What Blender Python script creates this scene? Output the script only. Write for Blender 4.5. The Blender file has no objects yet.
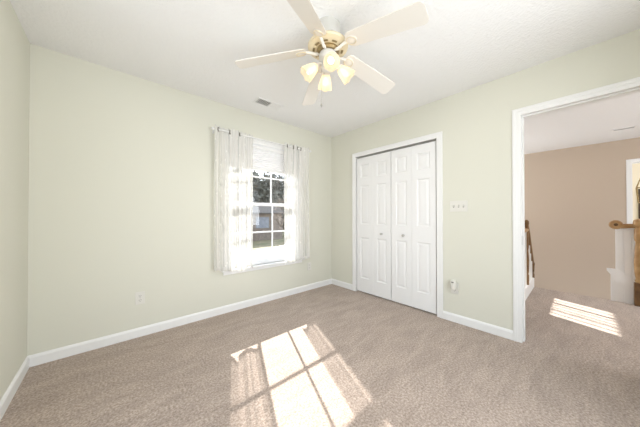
import bpy, math, random
from mathutils import Vector, Matrix
random.seed(7)
scene = bpy.context.scene
col = scene.collection
PI = math.pi

# ------------------------------------------------------------------ camera, world, sun, area lights, exposure
cd = bpy.data.cameras.new('camera')
cam = bpy.data.objects.new('camera', cd); col.objects.link(cam)
cd.sensor_fit = 'HORIZONTAL'; cd.sensor_width = 36.0
cd.lens = 232.41 / 640 * 36.0
cd.clip_start = 0.02; cd.clip_end = 300
cam.location = (-2.738, -2.7663, 1.1388)
_yaw, _pit = 0.8406, 0.0076
_d = Vector((math.cos(_yaw) * math.cos(_pit), math.sin(_yaw) * math.cos(_pit), math.sin(_pit)))
cam.rotation_euler = _d.to_track_quat('-Z', 'Y').to_euler()
scene.camera = cam

world = bpy.data.worlds.new('sky'); scene.world = world; world.use_nodes = True
wn = world.node_tree; wn.nodes.clear()
w_out = wn.nodes.new('ShaderNodeOutputWorld'); w_bg = wn.nodes.new('ShaderNodeBackground')
w_tc = wn.nodes.new('ShaderNodeTexCoord'); w_sep = wn.nodes.new('ShaderNodeSeparateXYZ'); w_rmp = wn.nodes.new('ShaderNodeValToRGB')
w_rmp.color_ramp.elements[0].position = 0.0; w_rmp.color_ramp.elements[0].color = (0.95, 0.97, 1.0, 1)
w_rmp.color_ramp.elements[1].position = 0.8; w_rmp.color_ramp.elements[1].color = (0.62, 0.78, 1.0, 1)
wn.links.new(w_tc.outputs['Generated'], w_sep.inputs[0]); wn.links.new(w_sep.outputs['Z'], w_rmp.inputs[0])
wn.links.new(w_rmp.outputs[0], w_bg.inputs[0]); wn.links.new(w_bg.outputs[0], w_out.inputs[0])
w_bg.inputs[1].default_value = 2.2

def light(name, kind, loc, energy, color=(1, 1, 1), **kw):
    l = bpy.data.lights.new(name, kind); l.energy = energy; l.color = color
    for k, v in kw.items(): setattr(l, k, v)
    o = bpy.data.objects.new(name, l); o.location = loc; col.objects.link(o)
    return o
def aim(o, direction):
    o.rotation_euler = Vector(direction).to_track_quat('-Z', 'Y').to_euler()

sun = light('sun', 'SUN', (5, 12, 9), 15.0, (1.0, 0.955, 0.92), angle=math.radians(0.5))
aim(sun, (-0.622, -1.60, -1.0))
# stair window daylight; fill lights added at invented rear, left and hall-end openings
a = light('rear_fill_light', 'AREA', (-1.75, -3.66, 1.2), 33, (0.93, 0.97, 1.0), shape='RECTANGLE', size=1.6, size_y=1.6); aim(a, (-0.45, 1, 0.1))
a = light('side_fill_light', 'AREA', (-3.45, -2.1, 1.25), 3, (0.90, 0.96, 1.0), shape='RECTANGLE', size=1.5, size_y=1.6); aim(a, (1, 0, 0.25))
a = light('stair_window_daylight', 'AREA', (2.42, 0.35, 1.3), 95, (0.97, 0.98, 1.0), shape='RECTANGLE', size=0.8, size_y=1.3); aim(a, (0.35, -1, 0.4))
a = light('hall_fill_light', 'AREA', (1.2, -6.15, 1.4), 62, (0.93, 0.97, 1.0), shape='RECTANGLE', size=1.6, size_y=1.5); aim(a, (0.25, 1, 0.55))
a = light('far_room_daylight', 'AREA', (5.0, -5.75, 1.4), 40, (0.95, 0.98, 1.0), shape='RECTANGLE', size=1.6, size_y=1.5); aim(a, (0, 1, 0))

a = light('window_portal', 'AREA', (-1.2, 0.2, 1.28), 1.0, shape='RECTANGLE', size=1.0, size_y=1.5); aim(a, (0, -1, 0)); a.data.cycles.is_portal = True

vs = scene.view_settings
vs.view_transform = 'Standard'; vs.look = 'None'; vs.gamma = 1.0; vs.use_curve_mapping = False
vs.exposure = 0.14

# ------------------------------------------------------------------ materials
def mat(name, color, rough=0.6, metal=0.0, bump=None, var=None, emit=None, spec=0.3, coords='Object'):
    m = bpy.data.materials.new(name); m.use_nodes = True
    nt = m.node_tree; b = nt.nodes['Principled BSDF']
    b.inputs['Base Color'].default_value = (*color, 1); b.inputs['Roughness'].default_value = rough
    b.inputs['Metallic'].default_value = metal; b.inputs['Specular IOR Level'].default_value = spec
    tc = nt.nodes.new('ShaderNodeTexCoord')
    if var:                                   # (scale, second colour, detail)
        n = nt.nodes.new('ShaderNodeTexNoise'); n.inputs['Scale'].default_value = var[0]; n.inputs['Detail'].default_value = var[2] if len(var) > 2 else 3
        r = nt.nodes.new('ShaderNodeValToRGB'); r.color_ramp.elements[0].position = 0.35; r.color_ramp.elements[1].position = 0.65
        r.color_ramp.elements[0].color = (*color, 1); r.color_ramp.elements[1].color = (*var[1], 1)
        nt.links.new(tc.outputs[coords], n.inputs['Vector']); nt.links.new(n.outputs['Fac'], r.inputs[0]); nt.links.new(r.outputs[0], b.inputs['Base Color'])
    if bump:                                  # (scale, strength, distance)
        n = nt.nodes.new('ShaderNodeTexNoise'); n.inputs['Scale'].default_value = bump[0]; n.inputs['Detail'].default_value = 4
        bm = nt.nodes.new('ShaderNodeBump'); bm.inputs['Strength'].default_value = bump[1]; bm.inputs['Distance'].default_value = bump[2]
        nt.links.new(tc.outputs[coords], n.inputs['Vector']); nt.links.new(n.outputs['Fac'], bm.inputs['Height']); nt.links.new(bm.outputs[0], b.inputs['Normal'])
    if emit:
        b.inputs['Emission Color'].default_value = (*emit[0], 1); b.inputs['Emission Strength'].default_value = emit[1]
    return m

M = {}
M['wall'] = mat('pale_green_wall_paint', (0.700, 0.695, 0.606), 0.75, bump=(220, 0.05, 0.002))
M['tan'] = mat('tan_wall_paint', (0.50, 0.41, 0.325), 0.75, bump=(220, 0.05, 0.002))
M['cream'] = mat('cream_wall_paint', (0.80, 0.74, 0.60), 0.75, bump=(220, 0.05, 0.002))
M['ceiling'] = mat('textured_ceiling_paint', (0.87, 0.87, 0.865), 0.85, bump=(60, 0.6, 0.008))
M['trim'] = mat('white_semigloss_trim', (0.85, 0.85, 0.84), 0.35, bump=(12, 0.02, 0.002))
M['door'] = mat('white_door_paint', (0.83, 0.83, 0.825), 0.42, bump=(160, 0.03, 0.001))
M['plate'] = mat('white_plastic', (0.74, 0.725, 0.67), 0.4, bump=(30, 0.01, 0.001))
M['slot'] = mat('dark_slot', (0.12, 0.11, 0.10), 0.6, bump=(60, 0.05, 0.001))
M['vinyl'] = mat('white_window_vinyl', (0.83, 0.84, 0.86), 0.4, bump=(40, 0.02, 0.001))
M['fan'] = mat('antique_white_fan_paint', (0.75, 0.72, 0.665), 0.45, bump=(60, 0.02, 0.001))
M['fan_trim'] = mat('cream_fan_metal', (0.74, 0.65, 0.46), 0.35, 0.15, bump=(60, 0.02, 0.001))
M['fan_hub'] = mat('grey_white_fan_housing', (0.62, 0.61, 0.57), 0.4, bump=(60, 0.02, 0.001))
M['brass'] = mat('antique_brass', (0.30, 0.22, 0.11), 0.35, 0.9, var=(30, (0.42, 0.33, 0.18)))
M['bronze'] = mat('dark_bronze', (0.10, 0.08, 0.06), 0.35, 0.8, bump=(60, 0.03, 0.001))
M['steel'] = mat('brushed_nickel', (0.55, 0.54, 0.52), 0.3, 0.95, bump=(200, 0.03, 0.0005))
M['oak'] = mat('golden_oak', (0.47, 0.30, 0.14), 0.35, var=(9, (0.33, 0.18, 0.07), 6))
M['medium_oak'] = mat('medium_oak', (0.25, 0.145, 0.06), 0.35, var=(9, (0.15, 0.08, 0.032), 6))
M['dark_oak'] = mat('dark_stained_oak', (0.19, 0.105, 0.045), 0.35, var=(12, (0.10, 0.055, 0.025), 6))
M['shade_blind'] = mat('white_blind_fabric', (0.85, 0.85, 0.86), 0.7, bump=(400, 0.1, 0.001))
M['lawn'] = mat('winter_lawn', (0.30, 0.24, 0.15), 0.9, var=(0.6, (0.17, 0.16, 0.08), 6))
M['asphalt'] = mat('pale_asphalt', (0.55, 0.52, 0.48), 0.9, var=(1.5, (0.45, 0.42, 0.39), 6))
M['bark'] = mat('grey_brown_bark', (0.13, 0.10, 0.08), 0.9, var=(6, (0.07, 0.055, 0.045), 6))
M['needles'] = mat('dark_evergreen', (0.13, 0.14, 0.11), 0.85, var=(3, (0.24, 0.22, 0.18), 5))
M['brownleaf'] = mat('dry_brown_leaves', (0.30, 0.23, 0.17), 0.85, var=(3, (0.20, 0.16, 0.12), 5))
M['siding'] = mat('brown_siding', (0.26, 0.215, 0.18), 0.8, var=(2, (0.20, 0.165, 0.14)))
M['roof'] = mat('dark_shingles', (0.10, 0.09, 0.085), 0.9, var=(14, (0.06, 0.055, 0.05)))
M['bluepane'] = mat('blue_grey_window_pane', (0.20, 0.22, 0.26), 0.3, var=(2, (0.26, 0.28, 0.32)))
M['carpaint'] = mat('white_car_paint', (0.75, 0.76, 0.78), 0.25, bump=(3, 0.01, 0.001))
M['rubber'] = mat('black_rubber', (0.03, 0.03, 0.03), 0.8, bump=(60, 0.1, 0.001))

def carpet_mat():
    m = bpy.data.materials.new('beige_brown_carpet'); m.use_nodes = True
    nt = m.node_tree; b = nt.nodes['Principled BSDF']; N = nt.nodes.new; L = nt.links.new
    b.inputs['Roughness'].default_value = 1.0; b.inputs['Specular IOR Level'].default_value = 0.05
    b.inputs['Sheen Weight'].default_value = 0.25; b.inputs['Sheen Roughness'].default_value = 0.6
    tc = N('ShaderNodeTexCoord')
    n1 = N('ShaderNodeTexNoise'); n1.inputs['Scale'].default_value = 78; n1.inputs['Detail'].default_value = 4; n1.inputs['Roughness'].default_value = 0.75
    r1 = N('ShaderNodeValToRGB'); e = r1.color_ramp.elements
    e[0].position = 0.34; e[0].color = (0.245, 0.176, 0.134, 1); e[1].position = 0.66; e[1].color = (0.63, 0.51, 0.42, 1)
    n2 = N('ShaderNodeTexNoise'); n2.inputs['Scale'].default_value = 5; n2.inputs['Detail'].default_value = 5; n2.inputs['Distortion'].default_value = 0.6
    mp = N('ShaderNodeMapping'); mp.inputs['Rotation'].default_value = (0, 0, 0.6); mp.inputs['Scale'].default_value = (0.7, 2.2, 1)
    r2 = N('ShaderNodeValToRGB'); e = r2.color_ramp.elements
    e[0].position = 0.32; e[0].color = (0.80, 0.79, 0.78, 1); e[1].position = 0.68; e[1].color = (1.0, 1.0, 1.0, 1)
    mx = N('ShaderNodeMix'); mx.data_type = 'RGBA'; mx.blend_type = 'MULTIPLY'; mx.inputs[0].default_value = 1.0
    L(tc.outputs['Object'], n1.inputs['Vector']); L(tc.outputs['Object'], mp.inputs['Vector']); L(mp.outputs[0], n2.inputs['Vector'])
    L(n1.outputs['Fac'], r1.inputs[0]); L(n2.outputs['Fac'], r2.inputs[0])
    L(r1.outputs[0], mx.inputs[6]); L(r2.outputs[0], mx.inputs[7]); L(mx.outputs[2], b.inputs['Base Color'])
    bp = N('ShaderNodeBump'); bp.inputs['Strength'].default_value = 0.5; bp.inputs['Distance'].default_value = 0.008
    L(n1.outputs['Fac'], bp.inputs['Height']); L(bp.outputs[0], b.inputs['Normal'])
    return m
M['carpet'] = carpet_mat()

def glass_mat():
    m = bpy.data.materials.new('window_glass'); m.use_nodes = True
    nt = m.node_tree; nt.nodes.clear(); N = nt.nodes.new; L = nt.links.new
    o = N('ShaderNodeOutputMaterial'); mx = N('ShaderNodeMixShader'); t = N('ShaderNodeBsdfTransparent'); g = N('ShaderNodeBsdfGlossy')
    t.inputs[0].default_value = (0.96, 0.97, 0.97, 1); g.inputs['Roughness'].default_value = 0.02
    mx.inputs[0].default_value = 0.05
    L(t.outputs[0], mx.inputs[1]); L(g.outputs[0], mx.inputs[2]); L(mx.outputs[0], o.inputs[0])
    return m
M['glass'] = glass_mat()

def sheer_mat():
    m = bpy.data.materials.new('white_embroidered_sheer'); m.use_nodes = True
    nt = m.node_tree; nt.nodes.clear(); N = nt.nodes.new; L = nt.links.new
    o = N('ShaderNodeOutputMaterial')
    t = N('ShaderNodeBsdfTransparent'); d = N('ShaderNodeBsdfDiffuse'); tl = N('ShaderNodeBsdfTranslucent')
    d.inputs[0].default_value = (0.80, 0.785, 0.745, 1); tl.inputs[0].default_value = (0.88, 0.88, 0.86, 1)
    cl = N('ShaderNodeMixShader'); cl.inputs[0].default_value = 0.14
    L(d.outputs[0], cl.inputs[1]); L(tl.outputs[0], cl.inputs[2])
    uv = N('ShaderNodeTexCoord')
    vo = N('ShaderNodeTexVoronoi'); vo.inputs['Scale'].default_value = 1.0; vo.inputs['Randomness'].default_value = 0.75
    mp = N('ShaderNodeMapping'); mp.inputs['Scale'].default_value = (9, 15, 1)
    nz = N('ShaderNodeTexNoise'); nz.inputs['Scale'].default_value = 60; nz.inputs['Detail'].default_value = 2
    ad = N('ShaderNodeMath'); ad.operation = 'MULTIPLY_ADD'; ad.inputs[1].default_value = 0.25
    r = N('ShaderNodeValToRGB'); e = r.color_ramp.elements
    e[0].position = 0.27; e[0].color = (0.97, 0.97, 0.97, 1); e[1].position = 0.33; e[1].color = (0.78, 0.78, 0.78, 1)
    L(uv.outputs['UV'], mp.inputs[0]); L(mp.outputs[0], vo.inputs['Vector']); L(uv.outputs['UV'], nz.inputs['Vector'])
    L(nz.outputs['Fac'], ad.inputs[0]); L(vo.outputs['Distance'], ad.inputs[2]); L(ad.outputs[0], r.inputs[0])
    # denser and thinner woven bands running down the cloth
    mb = N('ShaderNodeMapping'); mb.inputs['Scale'].default_value = (11, 0.25, 1)
    nb = N('ShaderNodeTexNoise'); nb.inputs['Scale'].default_value = 1.0; nb.inputs['Detail'].default_value = 3
    rb = N('ShaderNodeValToRGB'); eb = rb.color_ramp.elements
    eb[0].position = 0.36; eb[0].color = (0.62, 0.62, 0.62, 1); eb[1].position = 0.5; eb[1].color = (1, 1, 1, 1)
    mu = N('ShaderNodeMath'); mu.operation = 'MULTIPLY'
    L(uv.outputs['UV'], mb.inputs[0]); L(mb.outputs[0], nb.inputs['Vector']); L(nb.outputs['Fac'], rb.inputs[0])
    L(r.outputs[0], mu.inputs[0]); L(rb.outputs[0], mu.inputs[1])
    mx = N('ShaderNodeMixShader'); L(mu.outputs[0], mx.inputs[0]); L(t.outputs[0], mx.inputs[1]); L(cl.outputs[0], mx.inputs[2])
    L(mx.outputs[0], o.inputs[0])
    return m
M['sheer'] = sheer_mat()

def lamp_glass_mat():
    m = bpy.data.materials.new('lit_frosted_glass'); m.use_nodes = True
    nt = m.node_tree; nt.nodes.clear(); N = nt.nodes.new; L = nt.links.new
    o = N('ShaderNodeOutputMaterial'); t = N('ShaderNodeBsdfTransparent'); tl = N('ShaderNodeBsdfTranslucent'); em = N('ShaderNodeEmission')
    tl.inputs[0].default_value = (0.90, 0.80, 0.62, 1); em.inputs[0].default_value = (1.0, 0.80, 0.55, 1); em.inputs[1].default_value = 0.45
    nz = N('ShaderNodeTexNoise'); nz.inputs['Scale'].default_value = 25
    r = N('ShaderNodeValToRGB'); r.color_ramp.elements[0].color = (0.85, 0.85, 0.85, 1); r.color_ramp.elements[1].color = (1, 1, 1, 1)
    ml = N('ShaderNodeMath'); ml.operation = 'MULTIPLY'; ml.inputs[1].default_value = 0.22
    L(nz.outputs['Fac'], r.inputs[0]); L(r.outputs[0], ml.inputs[0]); L(ml.outputs[0], em.inputs[1])
    mx = N('ShaderNodeMixShader'); mx.inputs[0].default_value = 0.6
    L(t.outputs[0], mx.inputs[1]); L(tl.outputs[0], mx.inputs[2])
    a = N('ShaderNodeAddShader'); L(mx.outputs[0], a.inputs[0]); L(em.outputs[0], a.inputs[1]); L(a.outputs[0], o.inputs[0])
    return m
M['lampglass'] = lamp_glass_mat()
M['bulb'] = mat('glowing_bulb', (1, 0.95, 0.85), 0.4, emit=((1.0, 0.86, 0.62), 2.2), bump=(30, 0.01, 0.001))

# ------------------------------------------------------------------ mesh helpers
class MB:
    def __init__(s): s.v = []; s.f = []; s.uv = None
    def add(s, vs, fs):
        n = len(s.v); s.v += [tuple(p) for p in vs]; s.f += [tuple(i + n for i in f) for f in fs]; return s
    def box(s, x0, x1, y0, y1, z0, z1, b=0.0):
        x0, x1 = min(x0, x1), max(x0, x1); y0, y1 = min(y0, y1), max(y0, y1); z0, z1 = min(z0, z1), max(z0, z1)
        if b <= 0:
            vs = [(x, y, z) for z in (z0, z1) for y in (y0, y1) for x in (x0, x1)]
            return s.add(vs, [(0, 2, 3, 1), (4, 5, 7, 6), (0, 1, 5, 4), (2, 6, 7, 3), (0, 4, 6, 2), (1, 3, 7, 5)])
        import bmesh
        bm = bmesh.new(); bmesh.ops.create_cube(bm, size=1.0)
        for v in bm.verts: v.co = ((x0 + x1) / 2 + v.co.x * (x1 - x0), (y0 + y1) / 2 + v.co.y * (y1 - y0), (z0 + z1) / 2 + v.co.z * (z1 - z0))
        bmesh.ops.bevel(bm, geom=bm.edges[:], offset=b, segments=2, affect='EDGES', profile=0.5)
        bm.verts.index_update(); vs = [v.co[:] for v in bm.verts]; fs = [[v.index for v in f.verts] for f in bm.faces]; bm.free()
        return s.add(vs, fs)
    def prism(s, pts, axis, a, b):
        """polygon of (u,v) pairs swept along an axis from a to b; axis 0: (y,z), 1: (x,z), 2: (x,y)"""
        def P(u, v, t): return {0: (t, u, v), 1: (u, t, v), 2: (u, v, t)}[axis]
        n = len(pts); vs = [P(u, v, a) for u, v in pts] + [P(u, v, b) for u, v in pts]
        fs = [tuple(range(n)), tuple(range(2 * n - 1, n - 1, -1))] + [(i, (i + 1) % n, n + (i + 1) % n, n + i) for i in range(n)]
        return s.add(vs, fs)
    def lathe(s, prof, base=(0, 0, 0), axis=(0, 0, 1), n=24, caps=True):
        """prof: list of (radius, distance along axis)"""
        q = Vector((0, 0, 1)).rotation_difference(Vector(axis).normalized()); B = Vector(base)
        vs = []; fs = []
        for r, h in prof:
            for i in range(n):
                t = 2 * PI * i / n
                vs.append((B + q @ Vector((r * math.cos(t), r * math.sin(t), h)))[:])
        for k in range(len(prof) - 1):
            for i in range(n):
                j = (i + 1) % n; fs.append((k * n + i, k * n + j, (k + 1) * n + j, (k + 1) * n + i))
        if caps: fs.append(tuple(range(n - 1, -1, -1))); fs.append(tuple((len(prof) - 1) * n + i for i in range(n)))
        return s.add(vs, fs)
    def tube(s, pts, r, n=10):
        """tube through points; r: a radius or one per point"""
        P = [Vector(p) for p in pts]; R = r if isinstance(r, (list, tuple)) else [r] * len(P)
        vs = []; fs = []; up = None
        for k, p in enumerate(P):
            t = ((P[min(k + 1, len(P) - 1)] - p).normalized() + (p - P[max(k - 1, 0)]).normalized()).normalized()
            if up is None: up = Vector((0, 0, 1)) if abs(t.z) < 0.9 else Vector((1, 0, 0))
            x = t.cross(up).normalized(); y = x.cross(t).normalized(); up = y
            for i in range(n):
                a = 2 * PI * i / n; vs.append((p + R[k] * (math.cos(a) * x + math.sin(a) * y))[:])
        for k in range(len(P) - 1):
            for i in range(n):
                j = (i + 1) % n; fs.append((k * n + i, k * n + j, (k + 1) * n + j, (k + 1) * n + i))
        fs.append(tuple(range(n - 1, -1, -1))); fs.append(tuple((len(P) - 1) * n + i for i in range(n)))
        return s.add(vs, fs)
    def sphere(s, c, r, n=16, sz=1.0):
        prof = [(max(1e-4, r * math.sin(PI * k / 10)), -r * sz * math.cos(PI * k / 10)) for k in range(11)]
        return s.lathe(prof, c, n=n)
    def torus(s, c, R, r, axis=(0, 0, 1), n=20, m=8):
        q = Vector((0, 0, 1)).rotation_difference(Vector(axis).normalized()); B = Vector(c); vs = []; fs = []
        for i in range(n):
            a = 2 * PI * i / n
            for j in range(m):
                b = 2 * PI * j / m
                vs.append((B + q @ Vector(((R + r * math.cos(b)) * math.cos(a), (R + r * math.cos(b)) * math.sin(a), r * math.sin(b))))[:])
        for i in range(n):
            for j in range(m): fs.append((i * m + j, ((i + 1) % n) * m + j, ((i + 1) % n) * m + (j + 1) % m, i * m + (j + 1) % m))
        return s.add(vs, fs)
    def build(s, name, m, parent=None, o=(0, 0, 0), smooth=False, rot=None):
        me = bpy.data.meshes.new(name); O = Vector(o)
        me.from_pydata([(Vector(p) - O)[:] for p in s.v], [], s.f); me.materials.append(m); me.validate()
        import bmesh
        bm = bmesh.new(); bm.from_mesh(me); bmesh.ops.recalc_face_normals(bm, faces=bm.faces[:]); bm.to_mesh(me); bm.free()
        if smooth:
            for p in me.polygons: p.use_smooth = True
            me.set_sharp_from_angle(angle=math.radians(40))
        ob = bpy.data.objects.new(name, me); col.objects.link(ob)
        if parent: ob.parent = parent
        else: ob.location = o
        return ob
def tag(o, label, cat, group=None, kind=None):
    o['label'] = label; o['category'] = cat
    if group: o['group'] = group
    if kind: o['kind'] = kind
    return o
def thing(name, label, cat, loc, group=None, kind=None):
    o = bpy.data.objects.new(name, None); o.location = loc; o.empty_display_size = 0.1; col.objects.link(o)
    return tag(o, label, cat, group, kind)
def struct(o, label, cat): return tag(o, label, cat, None, 'structure')
def copy_thing(o, loc, label=None, group=None):
    c = o.copy(); col.objects.link(c); c.location = loc
    if label: c['label'] = label
    if group: c['group'] = group
    for ch in list(o.children):
        d = ch.copy(); col.objects.link(d); d.parent = c
        for g in list(ch.children):
            e = g.copy(); col.objects.link(e); e.parent = d
    return c

# ------------------------------------------------------------------ structure
H = 2.44
XL = -3.206          # left wall face
YR = -3.40           # rear wall face
RX0, RX1, RZ0, RZ1 = -2.6, -0.8, 0.4, 2.2      # rear opening added behind the camera for fill light
WX0, WX1, WZ0, WZ1 = -1.715, -0.685, 0.50, 2.055     # front window opening
struct(MB().prism([(XL - .15, YR - .15), (0.06, YR - .15), (0.06, -6.2), (2.27, -6.2), (2.27, -2.17), (0.12, -2.17), (0.12, .14), (XL - .15, .14)], 2, -0.25, 0)
       .build('floor', M['carpet']), 'beige brown cut pile carpet across the bedroom and the hall landing', 'floor')
struct(MB().box(XL - .15, 0.06, YR - .15, 0.14, H, H + .2).build('ceiling', M['ceiling']), 'white textured bedroom ceiling around the fan', 'ceiling')
struct(MB().box(0.06, 3.95, -6.2, 0.14, H, H + .2).build('ceiling_hall', M['ceiling']), 'white hall ceiling seen through the doorway', 'ceiling')
b = MB()
b.box(XL - .15, WX0, 0, .14, 0, H); b.box(WX1, 0.06, 0, .14, 0, H); b.box(WX0, WX1, 0, .14, 0, WZ0); b.box(WX0, WX1, 0, .14, WZ1, H)
struct(b.build('wall_back', M['wall']), 'pale green wall holding the curtained window', 'wall')
b = MB(); LY0, LY1 = -2.85, -1.35  # unseen left wall opening, added for the side fill
b.box(XL - .15, XL, YR - .15, LY0, 0, H); b.box(XL - .15, XL, LY1, 0, 0, H); b.box(XL - .15, XL, LY0, LY1, 0, RZ0); b.box(XL - .15, XL, LY0, LY1, RZ1, H)
struct(b.build('wall_left', M['wall']), 'pale green wall at the left edge of the room', 'wall')
b = MB()
b.box(XL, RX0, YR - .15, YR, 0, H); b.box(RX1, 0.06, YR - .15, YR, 0, H); b.box(RX0, RX1, YR - .15, YR, 0, RZ0); b.box(RX0, RX1, YR - .15, YR, RZ1, H)
struct(b.build('wall_front', M['wall']), 'pale green bedroom wall behind the camera with an added opening for fill light', 'wall')
CY0, CY1, CZ = -1.695, -0.517, 2.015       # closet opening
DY0, DY1, DZ = -3.225, -2.415, 2.043       # doorway
b = MB()
b.box(0, .06, CY1, 0, 0, H); b.box(0, .06, CY0, CY1, CZ, H); b.box(0, .06, DY1, CY0, 0, H); b.box(0, .06, DY0, DY1, DZ, H); b.box(0, .06, YR, DY0, 0, H)
struct(b.build('wall_right', M['wall']), 'pale green wall holding the closet and the doorway', 'wall')
b = MB()
b.box(.06, .12, CY1, 0, 0, H); b.box(.06, .12, CY0, CY1, CZ, H); b.box(.06, .12, DY1, CY0, 0, H); b.box(.06, .12, DY0, DY1, DZ, H); b.box(.06, .12, -6.2, DY0, 0, H)
struct(b.build('wall_hall_near', M['tan']), 'tan hall side of the doorway wall', 'wall')
b = MB(); b.box(.72, .80, -2.17, 0, -2.7, H); b.box(.12, .72, -2.17, -2.09, 0, H)
struct(b.build('wall_closet_back', M['tan']), 'tan wall at the back of the closet beside the stairwell', 'wall')
# hall and stairwell
SX0, SX1, SZ0, SZ1 = 1.97, 2.89, 0.6, 2.015
b = MB(); b.box(.06, SX0, 0, .14, -2.7, H); b.box(SX1, 3.95, 0, .14, -2.7, H); b.box(SX0, SX1, 0, .14, -2.7, SZ0); b.box(SX0, SX1, 0, .14, SZ1, H)
struct(b.build('wall_stair_back', M['tan']), 'tan stairwell wall with the stair window', 'wall')
OY0, OY1, OZ = -4.30, -3.36, 2.03
b = MB(); b.box(3.82, 3.95, OY1, 0, -2.7, H); b.box(3.82, 3.95, OY0, OY1, OZ, H); b.box(3.82, 3.95, OY0, OY1, -2.7, 0); b.box(3.82, 3.95, -6.2, OY0, -2.7, H)
struct(b.build('wall_stair_far', M['tan']), 'plain tan wall beyond the stairwell seen through the doorway', 'wall')
b = MB(); b.box(.12, .4, -6.35, -6.2, 0, H); b.box(2.0, 3.95, -6.35, -6.2, -2.7, H); b.box(.4, 2.0, -6.35, -6.2, 0, .6); b.box(.4, 2.0, -6.35, -6.2, 2.2, H)  # end opening added to let fill light into the hall
struct(b.build('wall_hall_end', M['tan']), 'tan wall with an added fill light opening at the end of the hall', 'wall')
struct(MB().box(.12, 3.95, -6.2, 0, -2.95, -2.7).build('floor_lower', M['carpet']), 'carpeted floor at the foot of the stairwell', 'floor')
# room beyond the far opening
b = MB(); b.box(6.2, 6.35, -3.70, -2.6, -.1, H); b.box(6.2, 6.35, -6, -4.7, -.1, H); b.box(6.2, 6.35, -4.7, -3.7, -.1, .95); b.box(6.2, 6.35, -4.7, -3.7, 1.72, H)
struct(b.build('wall_far_room', M['cream']), 'cream wall of the room beyond the far opening', 'wall')
struct(MB().box(3.95, 6.35, -2.6, -2.45, -.1, H).build('wall_far_room_side', M['cream']), 'cream side wall of the room beyond the far opening', 'wall')
struct(MB().box(3.95, 6.35, -6, -2.6, H, H + .2).build('ceiling_far_room', M['ceiling']), 'white ceiling of the room beyond the far opening', 'ceiling')
struct(MB().box(3.95, 6.35, -6, -2.6, -.25, 0).build('floor_far_room', M['carpet']), 'carpet of the room beyond the far opening', 'floor')

# baseboards: profile (distance from wall, height)
BH = .085
def base_profile(): return [(0, 0), (.014, 0), (.014, BH - .018), (.009, BH - .006), (.004, BH), (0, BH)]
def baseboard_y(name, yface, sgn, x0, x1, label, mt='trim'):
    b = MB(); b.prism([(yface + sgn * d, z) for d, z in base_profile()], 0, x0, x1)
    return struct(b.build(name, M[mt]), label, 'baseboard')
def baseboard_x(name, xface, sgn, y0, y1, label):
    b = MB(); b.prism([(xface + sgn * d, z) for d, z in base_profile()], 1, y0, y1)
    return struct(b.build(name, M['trim']), label, 'baseboard')
baseboard_y('baseboard_back', 0, -1, XL, 0, 'white baseboard under the curtained window')
baseboard_x('baseboard_left', XL, 1, YR, -.014, 'white baseboard along the left wall')
baseboard_x('baseboard_right_corner', 0, -1, -.459, -.014, 'short white baseboard between the room corner and the closet')
baseboard_x('baseboard_right', 0, -1, -2.357, -1.755, 'white baseboard between the closet and the doorway')

# ------------------------------------------------------------------ casings
CW = .058
def casing_x(name, xface, y0, y1, z1, label, depth, sgn=-1, mt='trim'):
    """casing round an opening in a wall of constant x; jamb lining runs depth through the wall"""
    b = MB()
    def frame(i, o, t):
        b.box(xface, xface + sgn * t, y1 + i, y1 + o, 0, z1 + o); b.box(xface, xface + sgn * t, y0 - o, y0 - i, 0, z1 + o); b.box(xface, xface + sgn * t, y0 - i, y1 + i, z1 + i, z1 + o)
    frame(-.004, CW, .011); frame(.026, CW - .004, .016); frame(.043, CW - .008, .019)
    if depth:
        b.box(xface, xface - sgn * depth, y1 - .004, y1, 0, z1); b.box(xface, xface - sgn * depth, y0, y0 + .004, 0, z1); b.box(xface, xface - sgn * depth, y0 + .004, y1 - .004, z1 - .004, z1)
    return struct(b.build(name, M[mt]), label, 'trim')
casing_x('trim_closet', 0, CY0, CY1, CZ, 'white casing framing the closet doors', .12)
dc = casing_x('trim_doorway', 0, DY0, DY1, DZ, 'white casing framing the open doorway to the hall', .12)
b = MB(); b.box(.03, .09, DY1 - .0042, DY1 - .014, 0, DZ - .0045); b.box(.03, .09, DY0 + .0042, DY0 + .014, 0, DZ - .0045); b.box(.03, .09, DY0 + .014, DY1 - .014, DZ - .014, DZ - .0045)
b.build('door_stop', M['trim'], dc)
b = MB(); b.box(.006, .026, DY1 - .0042, DY1 - .0058, .87, .955, .0005); b.build('strike_plate', M['steel'], dc)
casing_x('trim_hall_side', .12, DY0, DY1, DZ, 'white casing on the hall side of the doorway', 0, 1)
casing_x('trim_far_opening', 3.82, OY0, OY1, OZ, 'white casing of the far opening beyond the stair newel', .13)

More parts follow.
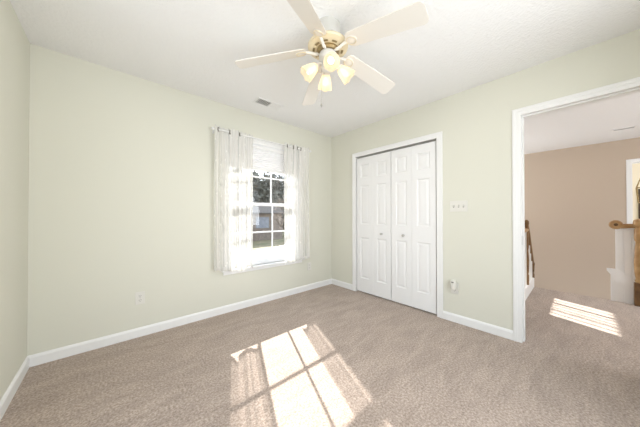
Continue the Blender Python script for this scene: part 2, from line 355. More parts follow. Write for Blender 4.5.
# ------------------------------------------------------------------ windows
def sash(parent, o, x0, x1, z0, z1, y, cols, rows, rail_b, rail_t, stile=.04, nm='sash'):
    b = MB(); t = .03
    b.box(x0, x0 + stile, y, y + t, z0, z1, .003); b.box(x1 - stile, x1, y, y + t, z0, z1, .003)
    b.box(x0 + stile, x1 - stile, y, y + t, z0, z0 + rail_b, .003); b.box(x0 + stile, x1 - stile, y, y + t, z1 - rail_t, z1, .003)
    f = b.build(nm, M['vinyl'], parent, o)
    gx0, gx1, gz0, gz1 = x0 + stile, x1 - stile, z0 + rail_b, z1 - rail_t
    m = MB()
    for x in cols: m.box(x - .009, x + .009, y + .009, y + .021, gz0, gz1)
    for k in range(1, rows):
        z = gz0 + (gz1 - gz0) * k / rows
        xs = [gx0] + [c for c in cols] + [gx1]
        for i in range(len(xs) - 1):
            m.box(xs[i] + (.009 if i else 0), xs[i + 1] - (.009 if i < len(xs) - 2 else 0), y + .009, y + .021, z - .009, z + .009)
    m.build('muntin_grid', M['vinyl'], f, o)
    g = MB(); g.add([(gx0, y + .015, gz0), (gx1, y + .015, gz0), (gx1, y + .015, gz1), (gx0, y + .015, gz1)], [(0, 1, 2, 3)])
    g.build('glass_pane', M['glass'], f, o)
    return f
def window(name, label, x0, x1, z0, z1, yin, sill_lip, cols, meet):
    o = (x0, yin, z0)
    w = thing(name, label, 'window', o, kind='structure')
    b = MB(); fy0, fy1 = yin + .03, yin + .135
    b.box(x0, x0 + .022, fy0, fy1, z0, z1); b.box(x1 - .022, x1, fy0, fy1, z0, z1); b.box(x0 + .022, x1 - .022, fy0, fy1, z0, z0 + .02); b.box(x0 + .022, x1 - .022, fy0, fy1, z1 - .022, z1)
    b.box(x0, x1, yin, fy0, z1 - .012, z1); b.box(x0, x0 + .012, yin, fy0, z0, z1 - .012); b.box(x1 - .012, x1, yin, fy0, z0, z1 - .012)
    b.build('window_frame', M['vinyl'], w, o)
    sash(w, o, x0 + .022, x1 - .022, z0 + .02, meet + .04, yin + .045, cols, 2, .045, .04, nm='lower_sash')
    sash(w, o, x0 + .022, x1 - .022, meet - .0, z1 - .022, yin + .085, cols, 2, .04, .04, nm='upper_sash')
    if sill_lip:
        b = MB()
        def fr(i, u, t):
            b.box(x0 - u, x0 - i, yin, yin - t, z0 - .02, z1 + u); b.box(x1 + i, x1 + u, yin, yin - t, z0 - .02, z1 + u); b.box(x0 - i, x1 + i, yin, yin - t, z1 + i, z1 + u)
        fr(-.004, CW, .011); fr(.026, CW - .004, .016); fr(.043, CW - .008, .019)
        b.build('window_casing', M['trim'], w, o)
        MB().box(x0 - CW - .02, x1 + CW + .02, yin - .045, yin + .03, z0 - .02, z0, .004).build('window_sill', M['trim'], w, o)
        MB().box(x0 - CW, x1 + CW, yin - .014, yin, z0 - .06, z0 - .02, .003).build('window_apron', M['trim'], w, o)
    return w
W1 = window('window_1', 'white double hung window with small panes between the sheer curtains', WX0, WX1, WZ0, WZ1, 0, True, [-1.405, -1.09], 1.265)
W2 = window('window_2', 'stair window with white grid over the stairwell', SX0, SX1, SZ0, SZ1, 0, False, [2.29, 2.57], 1.27)
w3 = thing('window_3', 'dark framed window in the cream room behind the gold lantern', 'window', (6.2, -4.2, .95), kind='structure')
o = (6.2, -4.2, .95); b = MB()
b.box(6.18, 6.26, -3.745, -3.66, .93, 1.74, .004); b.box(6.18, 6.26, -4.74, -4.66, .93, 1.74, .004); b.box(6.18, 6.26, -4.66, -3.745, .93, 1.0, .004); b.box(6.18, 6.26, -4.66, -3.745, 1.68, 1.74, .004)
b.build('window_frame', M['bronze'], w3, o)
MB().add([(6.22, -4.66, 1.0), (6.22, -3.745, 1.0), (6.22, -3.745, 1.68), (6.22, -4.66, 1.68)], [(0, 1, 2, 3)]).build('glass_pane', M['glass'], w3, o)

# blind pulled a quarter down
o = (-1.2, .02, 2.04)
bl = thing('window_blind', 'white fabric blind pulled a quarter down in the curtained window', 'blind', o)
MB().box(WX0 + .016, WX1 - .016, .004, .042, 2.0, 2.043, .004).build('headrail', M['trim'], bl, o)
b = MB(); n = 16; zt, zb = 2.0, 1.745; pts = []
for i in range(n + 1):
    z = zt + (zb - zt) * i / n; pts.append((.012 if i % 2 else .020, z))
for i in range(n, -1, -1):
    z = zt + (zb - zt) * i / n; pts.append((.036 if i % 2 else .028, z))
b.prism(pts, 0, WX0 + .018, WX1 - .018); b.build('pleated_fabric', M['shade_blind'], bl, o)
MB().box(WX0 + .018, WX1 - .018, .010, .038, 1.722, 1.745, .004).build('bottom_rail', M['trim'], bl, o)
b = MB(); b.tube([(-1.245, .024, 1.722), (-1.245, .022, 1.70)], .0015, 6); b.lathe([(.002, 0), (.006, .004), (.008, .016), (.004, .022), (.001, .024)], (-1.245, .022, 1.677), n=10)
b.build('pull_tassel', M['plate'], bl, o)

# ------------------------------------------------------------------ curtain rod and sheers
RODY, RODZ = -.085, 2.095
o = (-1.24, RODY, RODZ)
rod = thing('curtain_rod', 'thin white curtain rod above the window carrying both sheers', 'curtain rod', o)
MB().tube([(-1.905, RODY, RODZ), (-.545, RODY, RODZ)], .0075, 12).build('rod', M['trim'], rod, o, True)
for x in (-1.909, -.541):
    s = 1 if x > -1 else -1
    MB().lathe([(.0075, 0), (.013, .004), (.015, .014), (.011, .024), (.004, .03)], (x - s * .004, RODY, RODZ), (s, 0, 0), 14).build('finial', M['trim'], rod, o, True)
for x in (-1.885, -.562):
    b = MB(); b.box(x - .011, x + .011, -.006, 0, RODZ - .03, RODZ + .03, .001); b.tube([(x, -.006, RODZ), (x, RODY + .012, RODZ)], .005, 8); b.torus((x, RODY, RODZ), .0105, .003, (1, 0, 0), 14, 6)
    b.build('bracket', M['trim'], rod, o, True)

def curtain(x0, x1, zb, eyelets, label, seed, hemlift):
    rnd = random.Random(seed); o = ((x0 + x1) / 2, RODY, 2.12)
    t = thing('sheer_curtain', label, 'curtain', o, 'embroidered sheer curtain pair')
    nu, nv = 120, 40; zt = 2.13
    ph = [rnd.uniform(0, 6.28) for _ in range(4)]
    vs = []; fs = []; uvs = []
    ne = len(eyelets)
    def yfun(u, v):
        x = x0 + (x1 - x0) * u
        # weave: crosses the rod line at each eyelet
        k = 0.0
        if x <= eyelets[0]: k = -.5 + .5 * (x - x0) / max(1e-4, eyelets[0] - x0)
        elif x >= eyelets[-1]: k = ne - 1 + .5 * (x - eyelets[-1]) / max(1e-4, x1 - eyelets[-1])
        else:
            for i in range(ne - 1):
                if eyelets[i] <= x <= eyelets[i + 1]: k = i + (x - eyelets[i]) / (eyelets[i + 1] - eyelets[i]); break
        top = .024 * math.sin(PI * k)
        low = .013 * math.sin(PI * k + .25 * math.sin(6 * v + ph[3])) + .010 * math.sin(2 * PI * 7 * u + ph[0] + 1.1 * v) + .006 * math.sin(2 * PI * 13 * u + ph[1] - 1.5 * v) + .012 * v * math.sin(5 * u + ph[2])
        w = min(1.0, v / .35)
        return RODY - .004 + (1 - w) * top + w * low
    for j in range(nv + 1):
        v = j / nv
        for i in range(nu + 1):
            u = i / nu
            z = zt + (zb - zt) * v + (hemlift(u) + .004 * math.sin(2 * PI * 8 * u + ph[1])) * v * v
            if j == 0: z += .006 * math.sin(2 * PI * 9 * u + ph[0])
            vs.append((x0 + (x1 - x0) * u + .006 * math.sin(4 * v + ph[1]) * v, yfun(u, v), z)); uvs.append((u * 1.6 * (x1 - x0) / .45, v * 1.6))
    for j in range(nv):
        for i in range(nu):
            a = j * (nu + 1) + i; fs.append((a, a + 1, a + nu + 2, a + nu + 1))
    c = MB().add(vs, fs).build('fabric', M['sheer'], t, o)
    for p in c.data.polygons: p.use_smooth = True
    ul = c.data.uv_layers.new(name='UVMap')
    for lp in c.data.loops: ul.data[lp.index].uv = uvs[lp.vertex_index]
    # hem: a doubled strip along the foot
    hv = []; hf = []
    for i in range(nu + 1):
        a = vs[nv * (nu + 1) + i]; k = nv - 1; bb = vs[k * (nu + 1) + i]
        hv += [(a[0], a[1] - .0025, a[2] - .001), (bb[0], bb[1] - .0025, bb[2])]
    for i in range(nu): hf.append((2 * i, 2 * i + 2, 2 * i + 3, 2 * i + 1))
    h = MB().add(hv, hf).build('hem', M['sheer'], c, o)
    for x in eyelets:
        b = MB(); b.torus((x, RODY, RODZ), .022, .005, (1, -.55, 0), 18, 8); b.build('eyelet', M['bronze'], t, o, True)
    return t
curtain(-1.905, -1.435, .474, [-1.858, -1.728, -1.612], 'left white embroidered sheer curtain hanging from the rod', 3, lambda u: .05 * math.exp(-((u - .50) / .045) ** 2) + .05 * math.exp(-((u - .87) / .09) ** 2) + .06 * (1 - u) ** 2)
curtain(-1.005, -.575, .472, [-.944, -.842, -.772, -.71], 'right white embroidered sheer curtain hanging nearer the room corner', 11, lambda u: .045 * math.exp(-((u - .10) / .10) ** 2) + .04 * u)

# ------------------------------------------------------------------ closet doors
def leaf(y0, y1, parent, o):
    b = MB(); z0, z1 = .018, 1.986; xf, xb, xr = .008, .040, .017
    panels = [(.215, .815), (1.005, 1.575), (1.685, 1.885)]; ym0, ym1 = y0 + .064, y1 - .064
    b.box(xf, xb, y0, ym0, z0, z1); b.box(xf, xb, ym1, y1, z0, z1)
    zz = [z0] + [z for p in panels for z in p] + [z1]
    for i in range(0, len(zz), 2): b.box(xf, xb, ym0, ym1, zz[i], zz[i + 1])
    for a, c in panels:
        # sloping moulding down into the groove, then a raised field
        def ring(d, x): return [(x, ym0 + d, a + d), (x, ym1 - d, a + d), (x, ym1 - d, c - d), (x, ym0 + d, c - d)]
        rings = [ring(0, xf), ring(.006, xf + .004), ring(.012, xr), ring(.020, xr), ring(.042, xf + .003)]
        vs = [p for r in rings for p in r]; fs = []
        for k in range(len(rings) - 1):
            for i in range(4): j = (i + 1) % 4; fs.append((k * 4 + i, k * 4 + j, k * 4 + 4 + j, k * 4 + 4 + i))
        fs.append((16, 17, 18, 19)); b.add(vs, fs)
        b.box(xr + .002, xb, ym0, ym1, a, c)
    return b.build('door_leaf', M['door'], parent, o)
def knob(y, z, parent, o):
    MB().lathe([(.011, 0), (.0095, .003), (.006, .006), (.006, .014), (.013, .02), (.0165, .027), (.014, .034), (.006, .037)], (.008, y, z), (-1, 0, 0), 18).build('knob', M['steel'], parent, o, True)
gap = .0015; ymid = (CY0 + CY1) / 2
i0, i1 = CY0 + .018, CY1 - .018
q = [i0, (i0 + ymid) / 2, ymid, (ymid + i1) / 2, i1]
for nm, lab, (ya, yb, yc), kn in (('door_1', 'white bifold closet door nearer the window corner with one knob', (q[4], q[3], q[2]), q[3]), ('door_2', 'white bifold closet door nearer the light switch with one knob', (q[0], q[1], q[2]), q[1])):
    o = (.02, (ya + yc) / 2, .018)
    d = thing(nm, lab, 'door', o, kind='structure')
    s = sorted((ya, yb)); leaf(s[0] + gap * .6, s[1] - gap * .6, d, o)
    s = sorted((yb, yc)); l2 = leaf(s[0] + (.004 if abs(s[0] - ymid) < .01 else gap * .6), s[1] - (.004 if abs(s[1] - ymid) < .01 else gap * .6), d, o)
    knob(-.965 if yc == q[2] and ya == q[4] else -1.285, .885, l2, o)
struct(MB().box(.012, .05, CY0 + .02, CY1 - .02, CZ - .0165, CZ - .0215).build('trim_closet_track', M['steel']), 'thin metal track above the closet doors', 'trim')

# ------------------------------------------------------------------ switch, outlets, plug-in
o = (0, -1.912, 1.235)
sw = thing('light_switch', 'white three toggle light switch plate beside the closet', 'light switch', o)
MB().box(-.006, 0, -1.996, -1.828, 1.177, 1.293, .002).build('cover_plate', M['plate'], sw, o)
for k in range(3):
    y = -1.912 + (k - 1) * .046
    b = MB(); b.box(-.0075, -.006, y - .006, y + .006, 1.222, 1.248); b.build('toggle_slot', M['slot'], sw, o)
    b = MB(); b.prism([(-.0075, 1.226), (-.018, 1.240), (-.018, 1.247), (-.0075, 1.243)], 1, y - .0045, y + .0045); b.build('toggle', M['plate'], sw, o)
def outlet(name, wall, c, z, label, group='wall outlets'):
    """duplex outlet on wall 'y' (y = 0) or 'x' (x = 0)"""
    o = (c, 0, z) if wall == 'y' else (0, c, z)
    t = thing(name, label, 'outlet', o, group)
    def bx(b, u0, u1, d0, d1, z0, z1, bev=0):
        if wall == 'y': b.box(c + u0, c + u1, -d1, -d0, z + z0, z + z1, bev)
        else: b.box(-d1, -d0, c + u0, c + u1, z + z0, z + z1, bev)
    b = MB(); bx(b, -.036, .036, 0, .006, -.058, .058, .002); b.build('cover_plate', M['plate'], t, o)
    for s in (-1, 1):
        b = MB(); bx(b, -.017, .017, .006, .0085, s * .020 - .015, s * .020 + .015, .001); rc = b.build('receptacle', M['plate'], t, o)
        b = MB()
        for u in (-.007, .007): bx(b, u - .0014, u + .0014, .0085, .0089, s * .02 - .002, s * .02 + .008)
        bx(b, -.0025, .0025, .0085, .0089, s * .02 - .011, s * .02 - .006)
        b.build('socket_holes', M['slot'], rc, o)
    b = MB(); n = (0, -1, 0) if wall == 'y' else (-1, 0, 0); p = (c, -.006, z) if wall == 'y' else (-.006, c, z)
    b.lathe([(.003, 0), (.003, .0008), (.001, .0012)], p, n, 10); b.build('screw', M['steel'], t, o)
    return t
outlet('wall_outlet', 'y', -2.537, .36, 'white outlet low on the window wall, left of the curtains')
outlet('wall_outlet', 'y', -.485, .36, 'white outlet low on the window wall between right curtain and room corner')
outlet('wall_outlet', 'x', -1.872, .358, 'white outlet under the plug-in between closet and doorway')
o = (-.009, -1.872, .40)
pl = thing('air_freshener', 'white plug-in air freshener stuck in the outlet beside the closet', 'air freshener', o)
b = MB(); b.lathe([(.012, 0), (.026, .004), (.03, .02), (.03, .062), (.026, .085), (.016, .094), (.004, .096)], (-.040, -1.872, .360), n=20); b.build('body', M['plate'], pl, o, True)
b = MB(); b.box(-.062, -.0095, -1.890, -1.854, .354, .366, .002); b.build('plug_base', M['plate'], pl, o)
b = MB(); b.box(-.0735, -.0655, -1.882, -1.862, .428, .436, .001); b.build('vent_slot', M['slot'], pl, o)

# ------------------------------------------------------------------ ceiling vents
def vent(name, x0, x1, y0, y1, label, split):
    o = ((x0 + x1) / 2, (y0 + y1) / 2, H)
    t = thing(name, label, 'vent', o, 'ceiling vents')
    b = MB(); fw = .022
    for (a, c, d, e) in ((x0, x1, y0, y0 + fw), (x0, x1, y1 - fw, y1), (x0, x0 + fw, y0 + fw, y1 - fw), (x1 - fw, x1, y0 + fw, y1 - fw)): b.box(a, c, d, e, H - .008, H, .002)
    b.build('frame', M['trim'], t, o)
    MB().box(x0 + fw, x1 - fw, y0 + fw, y1 - fw, H - .0015, H - .0005).build('duct_opening', M['slot'], t, o)
    ix0, ix1 = x0 + fw, x1 - fw; iy0, iy1 = y0 + fw, y1 - fw
    n = 13 if split else 7
    for k in range(n):
        b = MB()
        if split:      # louvres across the short side, the two halves facing opposite ways
            x = ix0 + (ix1 - ix0) * (k + .5) / n; s = -1 if k < n / 2 else 1; w = .011
            b.prism([(x - s * w * .75, H - .002), (x + s * w * .75, H - .009), (x + s * w * .75, H - .0102), (x - s * w * .75, H - .0032)], 1, iy0, iy1)
        else:
            x = ix0 + (ix1 - ix0) * (k + .5) / n; s = -1 if k in (1, 2, 3) else 1; w = .005 if k in (1, 2, 3) else .0125
            b.prism([(x - s * w * .8, H - .002), (x + s * w * .8, H - .009), (x + s * w * .8, H - .0102), (x - s * w * .8, H - .0032)], 1, iy0, iy1)
        b.build('louvre', M['trim'], t, o)
    return t
vent('ceiling_vent', -1.545, -1.215, -.425, -.27, 'white bedroom ceiling vent above the window, half its louvres dark', True)
vent('ceiling_vent', 2.88, 3.10, -3.33, -3.10, 'white hall ceiling vent seen through the doorway', False)

# ------------------------------------------------------------------ ceiling fan
FX, FY = -1.632, -1.613
ZR, ZT, RT = 2.270, 2.195, .64
o = (FX, FY, H)
fan = thing('ceiling_fan', 'off-white five blade ceiling fan with four lit tulip shades', 'ceiling fan', o)
b = MB(); b.lathe([(.088, 0), (.088, .04), (.092, .07), (.098, .10), (.096, .118)], (FX, FY, H), (0, 0, -1), 32); b.build('canopy', M['fan_hub'], fan, o, True)
b = MB(); b.lathe([(.10, 0), (.132, .010), (.140, .022), (.136, .034), (.118, .044), (.085, .048)], (FX, FY, H - .116), (0, 0, -1), 36); mh = b.build('motor_housing', M['fan_trim'], fan, o, True)
for k in range(10):
    a0 = 2 * PI * k / 10; c, s = math.cos(a0), math.sin(a0)
    p = Vector((FX + .098 * c, FY + .098 * s, H - .1655)); tx = Vector((-s, c, 0)) * .017; rx = Vector((c, s, 0)) * .007
    b = MB().add([(p + i * tx + j * rx + Vector((0, 0, h)))[:] for h in (0, -.0012) for i, j in ((-1, -1), (1, -1), (1, 1), (-1, 1))], [(0, 1, 2, 3), (7, 6, 5, 4), (0, 1, 5, 4), (1, 2, 6, 5), (2, 3, 7, 6), (3, 0, 4, 7)])
    b.build('housing_vent', M['brass'], mh, o)
b = MB(); b.lathe([(.078, 0), (.080, .012), (.070, .022)], (FX, FY, H - .164), (0, 0, -1), 28); b.build('flywheel', M['brass'], fan, o, True)
b = MB(); b.lathe([(.055, 0), (.062, .012), (.062, .040), (.050, .055), (.036, .062), (.036, .085), (.046, .094), (.046, .112), (.030, .125), (.010, .132)], (FX, FY, H - .184), (0, 0, -1), 28); b.build('light_fitter', M['fan_hub'], fan, o, True)
PHI = -.151
for k in range(5):
    a0 = PHI + k * 2 * PI / 5; e = Vector((math.cos(a0), math.sin(a0), 0)); n = Vector((-math.sin(a0), math.cos(a0), 0)); B0 = Vector((FX, FY, 0))
    slope = (ZT - ZR) / (RT - .17); pitch = math.radians(14)
    def P(r, w, dz=0.0): return (B0 + e * r + n * (w * math.cos(pitch)) + Vector((0, 0, ZR + slope * (r - .17) - w * math.sin(pitch) + dz)))[:]
    # outline of the blade: rounded root, straight flaring sides, rounded corners
    up = [(.150, .0), (.153, .026), (.165, .045), (.185, .053), (.24, .055)]
    tipc = [(RT - .03, .066), (RT - .014, .0625), (RT - .004, .052), (RT, .036)]
    half = up + tipc; outline = half + [(r, -w) for r, w in half[::-1] if w > 0]
    N_ = len(outline); vs = [P(r, w, .003) for r, w in outline] + [P(r, w, -.003) for r, w in outline]
    fs = [tuple(range(N_)), tuple(range(2 * N_ - 1, N_ - 1, -1))] + [(i, (i + 1) % N_, N_ + (i + 1) % N_, N_ + i) for i in range(N_)]
    bl_ = MB().add(vs, fs).build('blade', M['fan'], fan, o)
    # blade iron: arm from the flywheel, medallion under the blade root
    b = MB(); zi = H - .178
    def Q(r, w, z): return (B0 + e * r + n * w + Vector((0, 0, z)))[:]
    arm = [Q(.060, 0, zi), Q(.085, 0, zi - .010), Q(.12, 0, ZR - .006), Q(.150, 0, ZR - .002)]
    b.tube(arm, [.012, .011, .010, .010], 8)
    ring = []
    R_ = 20; mc = .185
    for i in range(R_):
        t = 2 * PI * i / R_; ring.append((mc + .042 * math.cos(t), .034 * math.sin(t)))
    vs = [P(r, w, -.0045) for r, w in ring] + [P(mc + (r - mc) * .8, w * .8, -.009) for r, w in ring]
    b.add(vs, [tuple(range(R_ - 1, -1, -1)), tuple(range(R_, 2 * R_))] + [(i, (i + 1) % R_, R_ + (i + 1) % R_, R_ + i) for i in range(R_)])
    ir = b.build('blade_iron', M['fan'], fan, o, True)
    b = MB(); ringo = [P(mc + .034 * math.cos(2 * PI * i / 16), .027 * math.sin(2 * PI * i / 16), -.0105) for i in range(17)]
    b.tube(ringo, .0022, 6); b.build('medallion_rim', M['fan_trim'], ir, o, True)
# light kit
TILT = math.radians(42)
for k, az in enumerate((235, 325, 55, 145)):
    a0 = math.radians(az); e = Vector((math.cos(a0), math.sin(a0), 0)); c0 = Vector((FX, FY, H - .262))
    ax = (e * math.cos(TILT) + Vector((0, 0, -math.sin(TILT)))).normalized()
    p1 = c0 + e * .040; p2 = c0 + e * .060 + Vector((0, 0, .004)); p3 = p2 + ax * .018
    arm = MB().tube([p1[:], p2[:], p3[:]], .009, 10); arm.lathe([(.012, 0), (.023, .004), (.025, .016), (.022, .024)], p3[:], ax[:], 16)
    so = arm.build('lamp_arm', M['fan'], fan, o, True)
    s0 = p3 + ax * .012
    n = 30; prof = [(.024, .0), (.030, .012), (.037, .032), (.043, .055), (.049, .078), (.053, .098)]
    b = MB(); q_ = Vector((0, 0, 1)).rotation_difference(ax); vs = []; fs = []
    full = prof + [(r - .002, h) for r, h in prof[::-1]]
    for kk, (r, h) in enumerate(full):
        for i in range(n):
            t = 2 * PI * i / n; fl = 1 + .03 * math.cos(6 * t) * (h / .098); hh = h + .004 * math.cos(6 * t) * (h / .098) ** 3
            vs.append((s0 + q_ @ Vector((r * fl * math.cos(t), r * fl * math.sin(t), hh)))[:])
    for kk in range(len(full) - 1):
        for i in range(n): j = (i + 1) % n; fs.append((kk * n + i, kk * n + j, (kk + 1) * n + j, (kk + 1) * n + i))
    sh = MB().add(vs, fs).build('glass_shade', M['lampglass'], fan, o, True)
    bc = s0 + ax * .050
    bu = MB(); bu.lathe([(.009, -.042), (.010, -.022), (.017, -.008), (.021, .006), (.019, .018), (.010, .027), (.002, .029)], bc[:], ax[:], 16)
    bu.build('light_bulb', M['bulb'], sh, o, True)
    aim(light('fan_lamp_light', 'SPOT', (s0 + ax * .10)[:], 7.6, (1.0, 0.95, 0.89), shadow_soft_size=.045, spot_size=math.radians(135), spot_blend=.7), ax)
# pull chain
b = MB(); px, py = FX - .035, FY + .028; b.tube([(px, py, H - .285), (px, py, 1.905)], .0018, 6); b.lathe([(.002, 0), (.006, .006), (.007, .016), (.003, .024)], (px, py, 1.882), n=10)
b.build('pull_chain', M['steel'], fan, o)

# ------------------------------------------------------------------ hall: left stair railing on its white curb
o = (1.2, -2.225, 0)
cb = struct(MB().box(.12, 2.27, -2.28, -2.17, 0, .155, .004).build('trim_stair_curb', M['trim']), 'white curb under the left stair railing beyond the doorway', 'trim')
rl = thing('stair_railing', 'wooden stair railing sloping down just right of the doorway jamb', 'railing', (1.66, -2.262, .155))
o = (1.66, -2.262, .155); RY = -2.262
b = MB(); b.lathe([(.024, 0), (.024, .12), (.018, .14), (.022, .17), (.026, .32), (.019, .45), (.024, .48), (.024, .66), (.030, .68), (.030, .72), (.014, .74), (.026, .775), (.03, .80), (.024, .83), (.006, .845), ], (1.66, RY, .155), n=18)
b.v = [(x, y, .155 + (z - .155) * 1.09) for x, y, z in b.v]
b.build('newel_post', M['medium_oak'], rl, o, True)
def railprof(b, p0, p1, w=.026, h=.022):
    p0, p1 = Vector(p0), Vector(p1); b.tube([p0[:], p1[:]], w, 12)
railb = MB(); railprof(railb, (.125, RY, .93), (1.64, RY, .93)); railb.build('level_handrail', M['oak'], rl, o, True)
railb = MB(); railb.tube([(1.67, RY, 1.0), (1.72, RY, .94), (2.18, RY, .415), (2.235, RY, .385)], [.024, .026, .026, .024], 12); railb.build('sloping_handrail', M['medium_oak'], rl, o, True)
b = MB(); b.lathe([(.026, 0), (.026, .05), (.018, .07), (.024, .12), (.026, .19), (.030, .205), (.028, .235), (.006, .25)], (2.235, RY, .155), n=16); b.build('newel_post', M['dark_oak'], rl, o, True)
xs = [.30 + .115 * k for k in range(17)]
for x in xs:
    if abs(x - 1.66) < .03 or x > 2.2: continue
    zt = .906 if x < 1.64 else .94 - (x - 1.72) * (.525 / .46) - .035
    MB().box(x - .008, x + .008, RY - .008, RY + .008, .155, zt, .002).build('baluster', M['trim'], rl, o)

# right guard: white panelled wall end, oak handrail with volute, oak newel
o = (2.22, -3.25, 0)
gp = thing('stair_guard', 'oak handrail and newel over a white panelled guard at the right edge', 'railing', o)
b = MB(); b.box(2.245, 2.275, -6.2, -3.082, 0, .965)
for k in range(8):
    y = -3.085 - k * .065; b.box(2.239, 2.2455, y - .058, y, .03, .955, .003)
b.build('white_panel', M['trim'], gp, o)
b = MB(); b.prism([(-3.005, .43), (-3.005, .40), (-3.15, .165), (-3.15, 0), (-3.235, 0), (-3.235, .30), (-3.10, .43)], 0, 2.225, 2.239); b.build('sloping_skirt', M['trim'], gp, o)
MB().box(2.235, 2.275, -3.150, -3.040, 0, .40, .003).build('pedestal', M['trim'], gp, o)
b = MB(); b.tube([(2.235, -3.075, .995), (2.235, -3.2, 1.0), (2.235, -3.7, 1.0), (2.235, -5.9, 1.0)], .030, 14); b.build('handrail', M['oak'], gp, o, True)
b = MB(); b.lathe([(.012, -.022), (.052, -.018), (.060, 0), (.052, .018), (.02, .022)], (2.222, -3.085, 1.015), (1, 0, 0), 22); vo = b.build('volute', M['oak'], gp, o, True)
b = MB(); b.lathe([(.02, 0), (.018, .006), (.006, .010)], (2.2005, -3.085, 1.015), (-1, 0, 0), 16); b.build('volute_button', M['dark_oak'], vo, o, True)
b = MB(); nx, ny = 2.205, -3.262
b.lathe([(.030, .29), (.036, .31), (.028, .335), (.036, .40), (.040, .52), (.033, .70), (.026, .80), (.036, .83), (.036, .96), (.024, .98)], (nx, ny, 0), n=20); b.build('turned_newel', M['oak'], gp, o, True)
b = MB(); b.box(nx - .042, nx + .042, ny - .042, ny + .042, 0, .29, .004); b.build('newel_base', M['dark_oak'], gp, o)
b = MB(); b.lathe([(.020, .98), (.040, 1.0), (.046, 1.04), (.040, 1.075), (.020, 1.09), (.004, 1.095)], (nx, ny, 0), n=20); b.build('newel_cap', M['oak'], gp, o, True)

# gold lantern in the far room
lx, ly = 5.5, -3.63; o = (lx, ly, H)
ln = thing('pendant_lantern', 'gold cage lantern hanging in the cream room at the right edge', 'pendant lamp', o)
b = MB(); b.lathe([(.05, 0), (.05, .012), (.02, .03)], (lx, ly, H), (0, 0, -1), 16); b.build('ceiling_rose', M['brass'], ln, o, True)
MB().tube([(lx, ly, H - .03), (lx, ly, 1.95)], .006, 8).build('hanging_rod', M['brass'], ln, o)
b = MB(); topz, midz, botz, r1, r2 = 1.95, 1.72, 1.40, .085, .055
cs = [(math.cos(PI / 4 + k * PI / 2), math.sin(PI / 4 + k * PI / 2)) for k in range(4)]
for i, (c, s) in enumerate(cs):
    c2, s2 = cs[(i + 1) % 4]
    b.tube([(lx, ly, topz), (lx + r1 * c, ly + r1 * s, midz)], .007, 6); b.tube([(lx + r1 * c, ly + r1 * s, midz), (lx + r2 * c, ly + r2 * s, botz)], .007, 6)
    b.tube([(lx + r1 * c, ly + r1 * s, midz), (lx + r1 * c2, ly + r1 * s2, midz)], .007, 6); b.tube([(lx + r2 * c, ly + r2 * s, botz), (lx + r2 * c2, ly + r2 * s2, botz)], .007, 6)
b.build('cage', M['brass'], ln, o)
b = MB(); b.lathe([(.012, 0), (.012, .10), (.004, .12)], (lx, ly, botz + .02), n=10); b.build('candle', M['plate'], ln, o)

# ------------------------------------------------------------------ outside
GZ = -2.75
struct(MB().box(-40, 90, .6, 120, GZ - .3, GZ).build('ground_lawn', M['lawn']), 'brown winter lawn outside the window', 'ground')
struct(MB().prism([(-30, 12.5), (60, 12.5), (60, 21.0), (-30, 21.0)], 2, GZ, GZ + .02).build('ground_street', M['asphalt']), 'pale street crossing outside the window', 'road')
def leaves(b, c, rx, rz, n, size, rnd, cone=False):
    for _ in range(n):
        while True:
            p = Vector((rnd.uniform(-1, 1), rnd.uniform(-1, 1), rnd.uniform(-1, 1)))
            if p.length <= 1 and (not cone or math.hypot(p.x, p.y) <= (1 - p.z) / 2): break
        q = Vector((c[0] + p.x * rx, c[1] + p.y * rx, c[2] + p.z * rz))
        u = Vector((rnd.gauss(0, 1), rnd.gauss(0, 1), rnd.gauss(0, 1))).normalized(); w = u.orthogonal().normalized(); s = size * rnd.uniform(.6, 1.3)
        b.add([(q - u * s)[:], (q + w * s * .5)[:], (q + u * s)[:], (q - w * s * .5)[:]], [(0, 1, 2, 3)])
def tree(x, y, h, kind, label, seed):
    rnd = random.Random(seed); o = (x, y, GZ)
    t = thing('evergreen_tree' if kind == 'e' else 'bare_tree', label, 'tree', o, 'trees outside the window')
    MB().tube([(x, y, GZ), (x + .1, y, GZ + h * .3), (x - .1, y + .1, GZ + h * .65), (x, y, GZ + h * .95)], [.22, .18, .12, .03], 8).build('trunk', M['bark'], t, o, True)
    b = MB()
    if kind == 'e':
        leaves(b, (x, y, GZ + h * .55), h * .30, h * .45, 2600, .26, rnd, True); b.build('foliage', M['needles'], t, o)
    else:
        for k in range(26):
            z = GZ + h * rnd.uniform(.22, .9); a = rnd.uniform(0, 6.28); L = h * .28 * (1.1 - (z - GZ) / h); e = Vector((math.cos(a), math.sin(a), 0))
            p0 = Vector((x, y, z)); p1 = p0 + e * L * .5 + Vector((0, 0, L * .35)); p2 = p0 + e * L + Vector((0, 0, L * .9)); b.tube([p0[:], p1[:], p2[:]], [.05, .03, .01], 5)
            for _ in range(4):
                s = p0.lerp(p2, rnd.uniform(.3, .9)); v = Vector((rnd.gauss(0, 1), rnd.gauss(0, 1), rnd.uniform(.2, 1))).normalized() * L * .4; b.tube([s[:], (s + v)[:]], [.02, .006], 4)
        br = b.build('branches', M['bark'], t, o)
        b = MB(); leaves(b, (x, y, GZ + h * .6), h * .26, h * .38, 900, .14, rnd); b.build('dry_leaves', M['brownleaf'], t, o)
    return t
for i, (x, y, h, k, lab) in enumerate([
    (8.6, 31.0, 8.0, 'e', 'dark evergreen tree left of the small brown house'),
    (21.6, 33.0, 9.0, 'e', 'taller dark evergreen tree right of the small brown house'),
    (15.4, 24.5, 7.0, 'b', 'slender brown tree standing in front of the small brown house')]): tree(x, y, h, k, lab, 20 + i)
o = (15.2, 32.5, GZ)
hs = thing('house', 'small brown house across the street with one blue grey window', 'house', o)
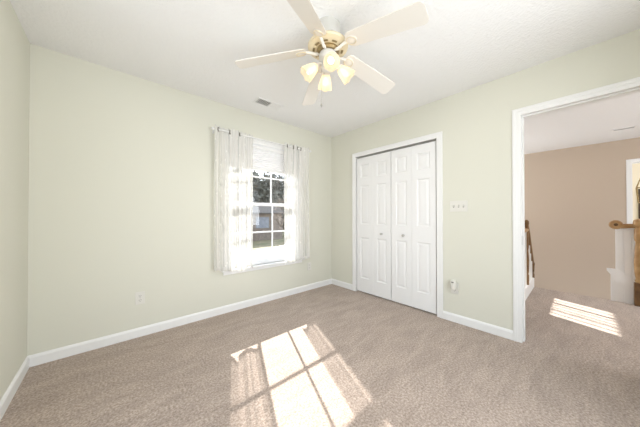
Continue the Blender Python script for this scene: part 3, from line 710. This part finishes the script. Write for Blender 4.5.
b = MB(); b.box(12.2, 18.3, 30.2, 35, GZ, GZ + 4.2)
for k in range(16): b.box(12.18, 18.32, 30.16, 30.21, GZ + .26 * k, GZ + .26 * k + .24)
b.build('walls', M['siding'], hs, o)
b = MB(); b.prism([(29.7, GZ + 4.1), (32.6, GZ + 5.6), (35.5, GZ + 4.1), (35.5, GZ + 4.25), (32.6, GZ + 5.8), (29.7, GZ + 4.25)], 0, 11.8, 18.7); b.build('roof', M['roof'], hs, o)
b = MB(); b.box(13.5, 15.9, 30.10, 30.16, GZ + 1.8, GZ + 3.7); wf = b.build('window_frame', M['siding'], hs, o)
b = MB(); b.box(13.6, 15.8, 30.08, 30.10, GZ + 1.9, GZ + 3.6); b.build('pane', M['bluepane'], wf, o)
wd = MB(); rndw = random.Random(5)
for k in range(26):
    leaves(wd, (-4 + k * 1.9 + rndw.uniform(-.5, .5), 52 + rndw.uniform(-2, 2), GZ + 7), 2.6, rndw.uniform(7.5, 9.0), 900, .7, rndw)
tag(wd.build('woodland', M['needles']), 'dark dense woodland filling the background of the window view', 'woodland', kind='stuff')
# parked car
cx_, cy_ = 11.6, 16.0; o = (cx_, cy_, GZ + .02)
car = thing('parked_car', 'white car parked on the pale street outside the window', 'car', o)
b = MB(); side = [(-2.2, .35), (-2.25, .75), (-1.4, .95), (-.7, 1.42), (.7, 1.45), (1.5, 1.0), (2.15, .9), (2.25, .5), (2.15, .3), (-2.1, .3)]
b.prism([(cx_ + u, GZ + .02 + z) for u, z in side], 1, cy_ - .85, cy_ + .85); b.build('body', M['carpaint'], car, o)
b = MB(); b.prism([(cx_ + u, GZ + .02 + z) for u, z in [(-1.15, .98), (-.62, 1.35), (.62, 1.37), (1.25, 1.0)]], 1, cy_ - .862, cy_ + .862); b.build('side_windows', M['bluepane'], car, o)
for sx in (-1.35, 1.35):
    for sy in (-1, 1):
        MB().lathe([(.2, -.02), (.33, 0), (.33, .18), (.2, .2)], (cx_ + sx, cy_ + sy * .70, GZ + .35), (0, sy, 0), 20).build('wheel', M['rubber'], car, o, True)
